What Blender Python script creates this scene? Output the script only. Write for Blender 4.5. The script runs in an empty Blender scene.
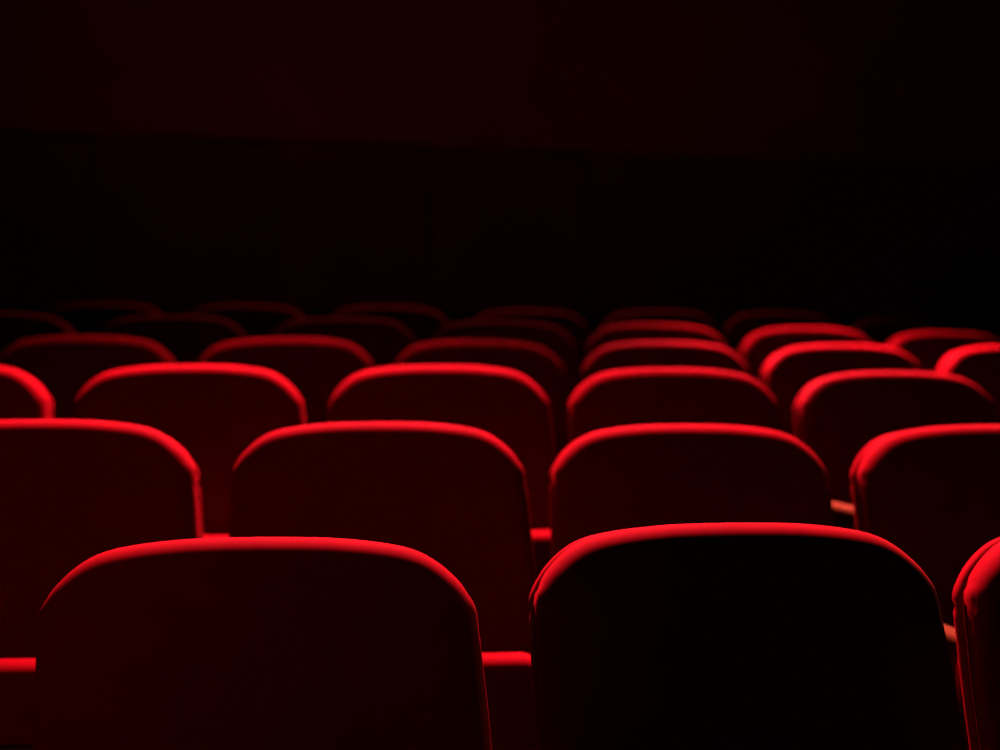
import bpy, math
from mathutils import Vector, Matrix

scene = bpy.context.scene
COL = scene.collection
vs = scene.view_settings
vs.view_transform = 'Standard'
vs.look = 'None'
vs.gamma = 1.0
vs.use_curve_mapping = False
vs.exposure = 0.0

# ------------------------------------------------------------------ materials
def nodes(name):
    m = bpy.data.materials.new(name)
    m.use_nodes = True
    nt = m.node_tree
    return m, nt, nt.nodes['Principled BSDF']

def fabric(name, col, var=0.12):
    m, nt, b = nodes(name)
    tc = nt.nodes.new('ShaderNodeTexCoord')
    n1 = nt.nodes.new('ShaderNodeTexNoise'); n1.inputs['Scale'].default_value = 14; n1.inputs['Detail'].default_value = 4
    n2 = nt.nodes.new('ShaderNodeTexNoise'); n2.inputs['Scale'].default_value = 900; n2.inputs['Detail'].default_value = 2
    nt.links.new(tc.outputs['Object'], n1.inputs['Vector']); nt.links.new(tc.outputs['Object'], n2.inputs['Vector'])
    r = nt.nodes.new('ShaderNodeValToRGB')
    r.color_ramp.elements[0].position = .3; r.color_ramp.elements[1].position = .7
    r.color_ramp.elements[0].color = (col[0]*(1-var), col[1]*(1-var), col[2]*(1-var), 1)
    r.color_ramp.elements[1].color = (min(1, col[0]*(1+var)), col[1]*(1+var), col[2]*(1+var), 1)
    nt.links.new(n1.outputs['Fac'], r.inputs['Fac']); nt.links.new(r.outputs['Color'], b.inputs['Base Color'])
    bp = nt.nodes.new('ShaderNodeBump'); bp.inputs['Strength'].default_value = .15; bp.inputs['Distance'].default_value = .0001
    nt.links.new(n2.outputs['Fac'], bp.inputs['Height']); nt.links.new(bp.outputs['Normal'], b.inputs['Normal'])
    b.inputs['Roughness'].default_value = .85
    b.inputs['Specular IOR Level'].default_value = .01
    b.inputs['Sheen Weight'].default_value = .02
    b.inputs['Sheen Roughness'].default_value = .4
    b.inputs['Sheen Tint'].default_value = (1, .05, .05, 1)
    return m

def plain(name, col, rough=.6, spec=.3, scale=20, var=.15, metallic=0, stretch=None):
    m, nt, b = nodes(name)
    tc = nt.nodes.new('ShaderNodeTexCoord')
    mp = nt.nodes.new('ShaderNodeMapping')
    if stretch: mp.inputs['Scale'].default_value = stretch
    n1 = nt.nodes.new('ShaderNodeTexNoise'); n1.inputs['Scale'].default_value = scale; n1.inputs['Detail'].default_value = 5
    nt.links.new(tc.outputs['Object'], mp.inputs['Vector']); nt.links.new(mp.outputs['Vector'], n1.inputs['Vector'])
    r = nt.nodes.new('ShaderNodeValToRGB')
    r.color_ramp.elements[0].position = .3; r.color_ramp.elements[1].position = .7
    r.color_ramp.elements[0].color = tuple(c*(1-var) for c in col) + (1,)
    r.color_ramp.elements[1].color = tuple(min(1, c*(1+var)) for c in col) + (1,)
    nt.links.new(n1.outputs['Fac'], r.inputs['Fac']); nt.links.new(r.outputs['Color'], b.inputs['Base Color'])
    b.inputs['Roughness'].default_value = rough
    b.inputs['Specular IOR Level'].default_value = spec
    b.inputs['Metallic'].default_value = metallic
    return m

M_RED = fabric('red_upholstery', (.09, .0003, .0024))
M_PIPE = fabric('worn_piping', (.10, .022, .008), .3)
M_DARK = plain('black_seam', (.012, .008, .008), .9, .1)
M_METAL = plain('dark_metal', (.005, .005, .005), .6, .3)
M_WOOD = plain('armrest_wood', (.04, .019, .003), .75, .01, 6, .25, stretch=(14, 1, 14))
M_CARPET = plain('dark_carpet', (.004, .0016, .0016), .95, .05, 60, .3)
M_WALL_UP = plain('upper_wall_paint', (.30, .03, .025), .9, .05, 1.2, .10)
M_WALL = plain('lower_wall_panel', (.16, .016, .013), .9, .05, 1.2, .12)
M_SHELL = plain('black_wall', (.02, .012, .012), .9, .05, 2, .1)

# ------------------------------------------------------------------ mesh helpers
def link(name, verts, faces, mat, parent=None, smooth=True):
    me = bpy.data.meshes.new(name)
    me.from_pydata([tuple(v) for v in verts], [], faces)
    me.validate(); me.update()
    me.materials.append(mat)
    if smooth:
        for p in me.polygons: p.use_smooth = True
    o = bpy.data.objects.new(name, me)
    COL.objects.link(o)
    if parent: o.parent = parent
    return o

def loft(outline, rings, frame, inner=(.86, .62, .34, .12), bulge=0.0, back_flat=True, pucker=None):
    """outline: closed list of 2D points. rings: list of (inset, depth) from the back rim
    round the edge to the front rim. frame(u, v, d) -> 3D point."""
    n = len(outline)
    P = [Vector(p) for p in outline]
    area = sum(P[i].x*P[(i+1) % n].y - P[(i+1) % n].x*P[i].y for i in range(n))
    sg = 1 if area > 0 else -1
    N = []
    for i in range(n):
        t = (P[(i+1) % n] - P[i-1]).normalized()
        N.append(Vector((-t.y, t.x))*sg)
    cen = sum(P, Vector((0, 0)))/n
    verts, rows = [], []
    for k, (ins, d) in enumerate(rings):
        row = []
        for i in range(n):
            e = pucker(i, k) if pucker else 0.0
            q = P[i] + N[i]*(ins + e)
            row.append(len(verts)); verts.append(frame(q.x, q.y, d))
        rows.append(row)
    def cap(ins, d, bul):
        out = []
        for s in inner:
            row = []
            for i in range(n):
                q = cen + (P[i] + N[i]*ins - cen)*s
                row.append(len(verts)); verts.append(frame(q.x, q.y, d - bul*(1 - s*s)))
            out.append(row)
        c = len(verts); verts.append(frame(cen.x, cen.y, d - bul))
        return out, c
    fr, fc = cap(rings[-1][0], rings[-1][1], bulge)
    br, bc = cap(rings[0][0], rings[0][1], 0)
    faces = []
    seq = br[::-1] + rows + fr
    for a, b in zip(seq[:-1], seq[1:]):
        for i in range(n):
            j = (i+1) % n
            f = (a[i], a[j], b[j], b[i])
            faces.append(f if sg < 0 else f[::-1])
    for i in range(n):
        j = (i+1) % n
        f = (fr[-1][i], fr[-1][j], fc); faces.append(f if sg < 0 else f[::-1])
        f = (br[-1][j], br[-1][i], bc); faces.append(f if sg < 0 else f[::-1])
    return verts, faces

def qarc(r_ins, d0, d1, n, exp=2.0):
    """points from (0, d0) on the side to (r_ins, d1) on the face"""
    out = []
    for k in range(1, n+1):
        t = math.pi/2*k/n
        out.append((r_ins*(1 - math.cos(t)), d0 + (d1-d0)*math.sin(t)))
    return out

def box(name, x0, x1, y0, y1, z0, z1, mat, parent=None, bev=0.004):
    v = [(x, y, z) for z in (z0, z1) for y in (y0, y1) for x in (x0, x1)]
    f = [(0, 2, 3, 1), (4, 5, 7, 6), (0, 1, 5, 4), (2, 6, 7, 3), (0, 4, 6, 2), (1, 3, 7, 5)]
    o = link(name, v, f, mat, parent, smooth=False)
    if bev:
        import bmesh
        bm = bmesh.new(); bm.from_mesh(o.data)
        bmesh.ops.bevel(bm, geom=bm.edges[:], offset=bev, segments=2, affect='EDGES', profile=.6)
        bm.to_mesh(o.data); bm.free()
    return o

# ------------------------------------------------------------------ the seat
A = .2565
RHO = .1347              # recline
LEAN = .0741
TOP = .88                # height of the back above the floor
T_ALL = .0896
VT = [0, .0025, .007, .028, .055, .09, .167, .25, .36, .57, .98, 1.45]
HT = [0, .1984, .3268, .542, .6844, .7752, .8815, .9559, 1.0101, 1.0243, 1.0443, 1.0505]

def half_outline():
    # smooth monotone curve through the measured half outline, metres
    h = [b - a for a, b in zip(VT[:-1], VT[1:])]
    d = [(b - a)/q for a, b, q in zip(HT[:-1], HT[1:], h)]
    m = [d[0]] + [2*a*b/(a+b+1e-12) for a, b in zip(d[:-1], d[1:])] + [d[-1]]
    out = []
    for k in range(len(h)):
        for q in range(10):
            t = q/10
            f = (2*t**3-3*t*t+1)*HT[k] + (t**3-2*t*t+t)*h[k]*m[k] + (3*t*t-2*t**3)*HT[k+1] + (t**3-t*t)*h[k]*m[k+1]
            out.append(Vector((f*A, (VT[k] + t*h[k])*A)))
    out.append(Vector((HT[-1]*A, VT[-1]*A)))
    # bottom corner
    e = out[-1]; r = .06
    for k in range(1, 7):
        t = math.pi/2*k/6
        out.append(Vector((e.x - r*(1-math.cos(t)), e.y + r*math.sin(t))))
    for f in (.66, .33):
        out.append(Vector(((e.x-r)*f, e.y + r)))
    return out

def resample(pts, n):
    L = [0]
    for a, b in zip(pts[:-1], pts[1:]): L.append(L[-1] + (b-a).length)
    out = []; j = 0
    for k in range(n):
        s = L[-1]*k/(n-1)
        while j < len(L)-2 and L[j+1] < s: j += 1
        f = (s-L[j])/max(1e-9, L[j+1]-L[j])
        out.append(pts[j].lerp(pts[j+1], f))
    return out

H = resample(half_outline() + [Vector((0, half_outline()[-1].y))], 96)
OUTLINE = [Vector((p.x, p.y)) for p in H] + [Vector((-p.x, p.y)) for p in H[-2:0:-1]]

def frame_back(u, v, d, lean=None):
    # u right, v down along the back, d depth away from the sitter
    x = u + (LEAN if lean is None else lean)*v
    y = -math.sin(RHO)*v + math.cos(RHO)*d
    z = TOP - math.cos(RHO)*v - math.sin(RHO)*d
    return (x, y, z)

def pucker_for(outline, amp, seed, edge_rings):
    def f(i, k):
        p = outline[i]
        v = p.y/A
        w = math.exp(-((v-.40)/.11)**2)
        if w < .02 or k not in edge_rings: return 0
        s = i*1.0
        side = 1 if p.x > 0 else .8
        return amp*w*side*max(0, math.sin(s*2.4+seed)*.6 + math.sin(s*1.13+seed*2+k*.8)*.6)
    return f

def tag(o, label, cat, group):
    o['label'] = label; o['category'] = cat; o['group'] = group

def make_seat():
    root = bpy.data.objects.new('theatre_seat', None); COL.objects.link(root)
    root.empty_display_size = .1
    # front cushion of the back: round roll at the front edge, sharp seam behind
    R = .031
    rings = [(.030, .054), (.012, .054), (.003, .053), (0, .050), (0, R)] + qarc(R, R, 0, 12)
    v, f = loft(OUTLINE, rings, frame_back, bulge=.006, pucker=pucker_for(OUTLINE, (.005), .7, (1, 2, 3, 4, 5, 6)))
    link('backrest_cushion', v, f, M_RED, root)
    # recessed black seam between cushion and shell
    rings = [(.012, .068), (.010, .066), (.010, .046), (.012, .044)]
    v, f = loft(OUTLINE, rings, frame_back)
    link('seam_gap', v, f, M_DARK, root)
    # upholstered rear shell
    r = .011
    rings = [(.02, T_ALL)] + [(a, b) for a, b in qarc(.02, T_ALL-.012, T_ALL, 4)[::-1]][1:] + [(0, T_ALL-.012)]
    rings += [(0, .062+r*.8)] + qarc(r*.8, .062+r*.8, .062, 4)
    v, f = loft(OUTLINE, rings, frame_back, pucker=pucker_for(OUTLINE, .0042, 2.1, tuple(range(2, 9))))
    shell = link('back_shell', v, f, M_RED, root)
    # unseen black panel added behind the shell to soak up bounced light
    rings = [(.034, T_ALL+.008), (.028, T_ALL+.007), (.026, T_ALL+.004), (.026, T_ALL-.004), (.04, T_ALL-.004)]
    v, f = loft(OUTLINE, rings, frame_back)
    link('anti_bounce_panel', v, f, M_METAL, shell)
    # worn lighter piping along the upright edges of the cushion
    for sgn in (1, -1):
        pts = [Vector((sgn*(p.x + .0006), p.y)) for p in H if .36*A < p.y < 1.42*A and p.x > .2]
        vv, ff = [], []
        for k, p in enumerate(pts):
            rr = .0017*min(1, .3 + k*.25, .3 + (len(pts)-1-k)*.25)
            for q in range(8):
                t = 2*math.pi*q/8
                vv.append(frame_back(p.x + rr*math.cos(t), p.y, .0475 + rr*math.sin(t)))
        for k in range(len(pts)-1):
            for q in range(8):
                q2 = (q+1) % 8
                ff.append((k*8+q, k*8+q2, k*8+8+q2, k*8+8+q))
        link('edge_piping', vv, ff, M_PIPE, root)
    # tip-up seat cushion, front edge raised
    W = .242; D = .40
    pts = []
    def corner(cx, cy, r, a0):
        for k in range(9):
            t = a0 + math.pi/2*k/8
            pts.append(Vector((cx + r*math.cos(t), cy + r*math.sin(t))))
    corner(W-.05, -.05, .05, 0); corner(-W+.05, -.05, .05, math.pi/2)
    corner(-W+.04, -D+.04, .04, math.pi); corner(W-.04, -D+.04, .04, 1.5*math.pi)
    dense = []
    for a, b in zip(pts, pts[1:]+pts[:1]):
        m = max(1, int((b-a).length/.03))
        for k in range(m): dense.append(a.lerp(b, k/m))
    tilt = SEAT_TILT
    ox = LEAN*.33
    def frame_seat(u, w, d):
        # w runs from 0 (rear) to -D (front); d is depth below the top
        y = SEAT_Y + w*math.cos(tilt) - d*math.sin(tilt)*1
        z = SEAT_Z - w*math.sin(tilt) - d*math.cos(tilt)
        return (u + ox, y, z)
    rings = [(.028, .062)] + qarc(.028, .034, .062, 8)[::-1][1:] + [(0, .034), (0, .028)] + qarc(.028, .028, 0, 8)
    v, f = loft(dense, rings, frame_seat, bulge=.008)
    cushion = link('seat_cushion', v, f, M_RED, root)
    rings = [(.010, .074), (.002, .074), (0, .070), (0, .058), (.010, .058)]
    mid = sum(dense, Vector((0, 0)))/len(dense)
    plate_ = [mid + (q - mid)*.36 for q in dense]
    v, f = loft(plate_, rings, frame_seat)
    link('seat_pan', v, f, M_METAL, cushion)
    # back bracket joining shell and standard
    xb = .315
    add_side(root, xb)
    return root

SEAT_TILT = math.radians(83)
SEAT_Y = -.138
SEAT_Z = .113
ARM_Z = .565
ARM_SLOPE = .0

def add_side(root, xb):
    # wooden armrest: side profile swept across, rounded edges
    w = .036
    y0, y1 = -.46, -.095
    outl = []
    for k in range(9):
        t = math.pi/2 + math.pi*k/8
        outl.append(Vector((y0 + .018 + .018*math.cos(t), .018*math.sin(t))))
    outl += [Vector((y0+.10, -.018)), Vector((y0+.22, -.018)), Vector((y1, -.018)), Vector((y1, 0)), Vector((y1, .018)), Vector((y0+.22, .018)), Vector((y0+.10, .018))]
    def frame_arm(u, v_, d):
        return (xb + v_, u, ARM_Z - d)
    rings = [(.006, .022), (.002, .020), (0, .016), (0, .008)] + qarc(.008, .008, 0, 4)
    v, f = loft(outl, rings, frame_arm)
    link('armrest', v, f, M_WOOD, root)
    # standard: metal side plate with a foot
    side = box('side_standard', xb-.009, xb+.009, -.36, -.09, .012, ARM_Z-.022, M_METAL, root, .005)
    foot = box('foot_plate', xb-.026, xb+.026, -.38, -.06, -.022, .012, M_METAL, side, .003)
    s_ = 1 if xb > 0 else -1
    e0, e1 = sorted((xb - s_*.075, xb - s_*.009))
    br = box('hinge_bracket', e0, e1, -.150, -.105, .15, .20, M_METAL, root, .004)
    return side

proto = make_seat()

def relean(root, lean):
    # the backs do not all stand equally square: shear this seat's back sideways
    for ch in list(root.children) + [g for c in root.children for g in c.children]:
        if ch.name.split('.')[0] in ('backrest_cushion', 'seam_gap', 'back_shell', 'anti_bounce_panel', 'edge_piping'):
            me = ch.data.copy()
            for v in me.vertices:
                # distance down the back from its top, measured in the back's own plane
                dn = (TOP - v.co.z)*math.cos(RHO) - v.co.y*math.sin(RHO)
                v.co.x += (lean - LEAN)*dn
            me.update(); ch.data = me

def copy_seat(src):
    r = src.copy(); COL.objects.link(r)
    for ch in list(src.children):
        c = ch.copy(); COL.objects.link(c); c.parent = r
        for sub in list(ch.children):
            g = sub.copy(); COL.objects.link(g); g.parent = c
    return r

# (row, index, x, y, z of the back's top, yaw, roll) in the camera's frame of reference
SEATS = [(0, 0, -0.2826, 1.5862, -0.1812, 0.1872, -0.0056), (0, 1, 0.2962, 1.6332, -0.1645, 0.1867, -0.0016), (0, 2, 0.8671, 1.7753, -0.1713, 0.1752, 0.033),
 (1, -1, -0.7926, 2.3013, -0.0607, 0.0731, 0.0061), (1, 0, -0.2159, 2.354, -0.0621, 0.1009, 0.0101), (1, 1, 0.3534, 2.4568, -0.0651, 0.1257, 0.0004), (1, 2, 0.9253, 2.5331, -0.0644, 0.1992, 0.0138),
 (2, -1, -1.2995, 3.0399, 0.0501, 0.0716, -0.0008), (2, 0, -0.7153, 3.0457, 0.0477, 0.0772, 0.0159), (2, 1, -0.1425, 3.118, 0.0519, 0.1642, 0.0119), (2, 2, 0.4238, 3.2366, 0.0506, 0.1511, 0.0023), (2, 3, 1.0006, 3.3532, 0.0478, 0.1672, 0.0017),
 (3, -1, -1.2103, 3.8803, 0.1414, 0.073, 0.0049), (3, 0, -0.6304, 3.8905, 0.1412, 0.1297, 0.0208), (3, 1, -0.0648, 3.975, 0.1409, 0.1056, -0.0035), (3, 2, 0.5073, 4.0778, 0.1442, 0.1477, 0.0047), (3, 3, 1.0829, 4.1974, 0.1439, 0.1616, 0.0091), (3, 4, 1.6725, 4.3239, 0.147, 0.241, 0.002),
 (4, -1, -1.7215, 4.571, 0.2491, 0.0529, -0.0116), (4, 0, -1.1369, 4.6066, 0.244, 0.123, 0.0104), (4, 1, -0.5583, 4.6442, 0.2422, 0.1135, 0.0206), (4, 2, 0.0091, 4.7207, 0.2395, 0.0905, -0.005), (4, 3, 0.5686, 4.8156, 0.2392, 0.1342, -0.0031), (4, 4, 1.1475, 4.9526, 0.2371, 0.1633, 0.0084), (4, 5, 1.7198, 5.0985, 0.2298, 0.2378, -0.0039),
 (5, 0, -1.618, 5.4367, 0.3416, 0.0539, 0.0), (5, 1, -1.0444, 5.4768, 0.3416, 0.086, 0.0), (5, 2, -0.4679, 5.539, 0.3449, 0.1148, 0.0009), (5, 3, 0.118, 5.6197, 0.3372, 0.141, 0.0113), (5, 4, 0.6786, 5.6898, 0.3434, 0.133, 0.0202), (5, 5, 1.2351, 5.8144, 0.3469, 0.1112, -0.0116), (5, 6, 1.8184, 5.9789, 0.3357, 0.247, -0.008), (5, 7, 2.3973, 6.1109, 0.3416, 0.2789, 0.0)]
ROW_TOP = [-.1733, -.0671, .0502, .1441, .2416, .3449]

ROWW = ['nearest row', 'second row', 'third row', 'fourth row', 'fifth row', 'farthest row']
ORD = ['first', 'second', 'third', 'fourth', 'fifth', 'sixth', 'seventh', 'eighth']
LAB = {
 (0, 0): 'large red theatre seat in the nearest row, left of the dark gap at bottom centre',
 (0, 1): 'large red theatre seat with near-black face in the nearest row, right of centre',
 (0, 2): 'red theatre seat with puckered seams cut off by the right edge, nearest row',
 (1, -1): 'red theatre seat in the second row, cut off by the left edge',
 (1, 0): 'red theatre seat in the second row, directly behind the nearest left seat',
 (1, 1): 'red theatre seat in the second row, behind the nearest seat right of centre',
 (1, 2): 'red theatre seat in the second row, cut off by the right edge',
}
LEANS = {(0, 0): 0.0503, (0, 1): 0.0875, (0, 2): 0.0761, (1, -1): 0.0206, (1, 0): 0.0384, (1, 1): 0.0628, (1, 2): 0.1181}
rowcount = {}
for s in SEATS: rowcount[s[0]] = rowcount.get(s[0], 0) + 1
seen = {}
placed = []
for k, (n, i, x, y, z, yaw, roll) in enumerate(SEATS):
    r = proto if k == 0 else copy_seat(proto)
    # roll is a turn about the seat's own front-back axis; z rises to the right when positive
    Rm = Matrix.Rotation(yaw, 4, 'Z') @ Matrix.Rotation(-roll, 4, 'Y')
    loc = Vector((x, y, z)) - (Rm @ Vector((0, 0, TOP)))
    r.rotation_euler = Rm.to_euler()
    r.location = loc - Vector((0, 0, (0, 0, 0, 0, .005, .012)[n]))
    c = seen.get(n, 0); seen[n] = c+1
    lab = LAB.get((n, i))
    if not lab:
        tone = {2: 'brightly rimmed', 3: 'dimly rimmed' if i < 2 else 'brightly rimmed', 4: 'dim', 5: 'very dark'}[n]
        lab = f'{tone} red theatre seat in the {ROWW[n]}, {ORD[c]} of {rowcount[n]} from the left'
    if k: relean(r, LEANS.get((n, i), max(0, min(.12, .055 + .05*x))))
    tag(r, lab, 'seat', 'red theatre seats in curved rows')
    placed.append(r)
relean(proto, LEANS[0, 0])
for r, q in zip(placed, SEATS):    # two cushions sit a little off centre on their hinges
    if (q[0], q[1]) in ((1, 2), (5, 5)):
        for ch in r.children:
            if ch.name.startswith('seat_cushion'): ch.location.x += .034 if q[0] == 1 else .02
first = {}
for r, q in zip(placed, SEATS):
    if q[0] not in first:          # the leftmost seat of each row carries an armrest on its left as well
        first[q[0]] = r
        add_side(r, -.253)

# ------------------------------------------------------------------ floor in shallow steps
PSI, KAP, Y0, PITCH = .1445, .0557, 1.5914, .7995
def row_pt(n, X, off):
    return (X*math.cos(PSI), Y0 + PITCH*n + off + .5*KAP*X*X + X*math.sin(PSI))
verts, faces = [], []
xs = [-5 + 10.5*k/28 for k in range(29)]
def strip(a, za, b, zb):
    base = len(verts)
    for X in xs:
        p = row_pt(a[0], X, a[1]); verts.append((p[0], p[1], za))
    for X in xs:
        p = row_pt(b[0], X, b[1]); verts.append((p[0], p[1], zb))
    m = len(xs)
    for k in range(m-1):
        faces.append((base+k, base+k+1, base+m+k+1, base+m+k))
FLO = [t - TOP - .012 for t in ROW_TOP]
lo = FLO[0] - .10
strip((-3, -.5), lo, (0, -.56), lo)
for n in range(6):
    zprev = lo if n == 0 else FLO[n-1]
    strip((n, -.56), zprev, (n, -.56), FLO[n])
    strip((n, -.56), FLO[n], (n+1, -.56), FLO[n])
zb = FLO[5] + .10
strip((6, -.56), FLO[5], (6, -.56), zb)
strip((6, -.56), zb, (12, .5), zb)
fl = link('floor', verts, faces, M_CARPET, None, smooth=False); fl['kind'] = 'structure'

# ------------------------------------------------------------------ back wall
WYAW = math.radians(9.4)
WD = 10.3
wx, wy = math.cos(WYAW), math.sin(WYAW)
def wall_pt(s, d, z):     # s along the wall, d towards the seats
    return (s*wx + d*wy, WD + s*wy - d*wx, z)
ZC = 6.4
def quad_wall(name, pts, mat):
    o = link(name, pts, [(0, 1, 2, 3)], mat, None, smooth=False); o['kind'] = 'structure'; return o
def slab(name, s0, s1, d0, d1, z0, z1, mat, parent=None, d0r=None, d1r=None):
    d0r = d0 if d0r is None else d0r; d1r = d1 if d1r is None else d1r
    v = [wall_pt(s0, d0, z0), wall_pt(s1, d0r, z0), wall_pt(s1, d1r, z0), wall_pt(s0, d1, z0),
         wall_pt(s0, d0, z1), wall_pt(s1, d0r, z1), wall_pt(s1, d1r, z1), wall_pt(s0, d1, z1)]
    f = [(0, 1, 2, 3), (4, 7, 6, 5), (0, 4, 5, 1), (1, 5, 6, 2), (2, 6, 7, 3), (3, 7, 4, 0)]
    return link(name, v, f, mat, parent, smooth=False)
wb = slab('wall_back', -7, 8, -.3, -.1, FLO[5]-.3, ZC, M_SHELL); wb['kind'] = 'structure'
def s_at(px):             # where the sight line through an image column meets the wall plane
    t = (px-500)/1332.9
    return WD*t/(wx - wy*t)
edges = [s_at(p) for p in (-262, -85, 93, 276, 428, 582, 738, 900, 1062, 1240)]
ZB = WD*.1765
for a, b in zip(edges[:-1], edges[1:]):
    # each panel is set at a slight angle: left edge proud, right edge back
    slab('wall_panel', a, b-.004, -.1, .09, .56, ZB+.25, M_WALL, wb, d1r=.0)
wu = slab('wall_upper', -7, 8, -.1, .105, ZB, ZC, M_WALL_UP); wu['kind'] = 'structure'
bb = slab('baseboard_back', -7, 8, -.1, .12, zb, .56, M_SHELL); bb['kind'] = 'structure'

def plate(name, v, mat):
    o = link(name, v, [(0, 1, 2, 3)], mat, None, smooth=False); o['kind'] = 'structure'
L0, R0 = -5.4, 6.2
plate('ceiling', [(-8, -3, ZC), (-8, 13, ZC), (9, 13, ZC), (9, -3, ZC)], M_SHELL)
plate('wall_left', [(-4.9, -3, -1.4), (-4.9, 12, -1.4), (-4.9, 12, ZC), (-4.9, -3, ZC)], M_SHELL)
plate('wall_right', [(5.4, -3, -1.4), (5.4, -3, ZC), (5.4, 12, ZC), (5.4, 12, -1.4)], M_SHELL)

# ------------------------------------------------------------------ lights
def spot(name, loc, target, power, col, angle, blend, size):
    l = bpy.data.lights.new(name, 'SPOT')
    l.energy = power; l.color = col; l.spot_size = math.radians(angle); l.spot_blend = blend; l.shadow_soft_size = size
    o = bpy.data.objects.new(name, l); COL.objects.link(o)
    o.location = loc
    o.rotation_euler = (Vector(target) - Vector(loc)).to_track_quat('-Z', 'Y').to_euler()
    return o
KEY = (1, .14, .21)
spot('ceiling_spot', (-.1, 4.7, 3.9), (-.55, 1.55, -.15), 20500, KEY, 54, .7, .45)
spot('ceiling_spot', (.1, 6.3, 4.0), (1.55, 3.8, .1), 36000, KEY, 33, .85, .3)
spot('rear_fill', (.2, 9.6, 5.9), (-.1, 4.4, .15), 3300, KEY, 40, 1.0, .14)  # added dim light from behind, lifts the rims of the far rows
spot('aisle_spot', (3.1, 4.6, 1.9), (.5, 1.5, -.4), 420, (1, .66, .42), 24, 1.0, .06)
spot('front_fill', (-1.1, -.5, 1.0), (-.7, 2.1, -.2), 44, (1, .15, .12), 44, 1.0, .12)  # unseen weak fill added at front left for the seat faces
spot('wall_fill', (-.9, 5.5, 3.0), (-.6, 10.4, 2.4), 17, (1, .3, .25), 110, .9, .2)  # added wash without a fixture, raises the back wall out of black

w = bpy.data.worlds.new('World'); scene.world = w
w.use_nodes = True
w.node_tree.nodes['Background'].inputs[0].default_value = (0, 0, 0, 1)
w.node_tree.nodes['Background'].inputs[1].default_value = 0

# ------------------------------------------------------------------ camera
cam = bpy.data.cameras.new('camera'); co = bpy.data.objects.new('camera', cam); COL.objects.link(co)
cam.sensor_width = 36; cam.lens = 1332.9/1000*36
cam.clip_start = .02
co.rotation_mode = 'QUATERNION'
co.rotation_quaternion = (Matrix.Rotation(math.pi/2 + .0079, 4, 'X') @ Matrix.Rotation(.0074, 4, 'Z')).to_quaternion()
cam.dof.use_dof = True
cam.dof.focus_distance = 1.64
cam.dof.aperture_fstop = 2.5
scene.camera = co
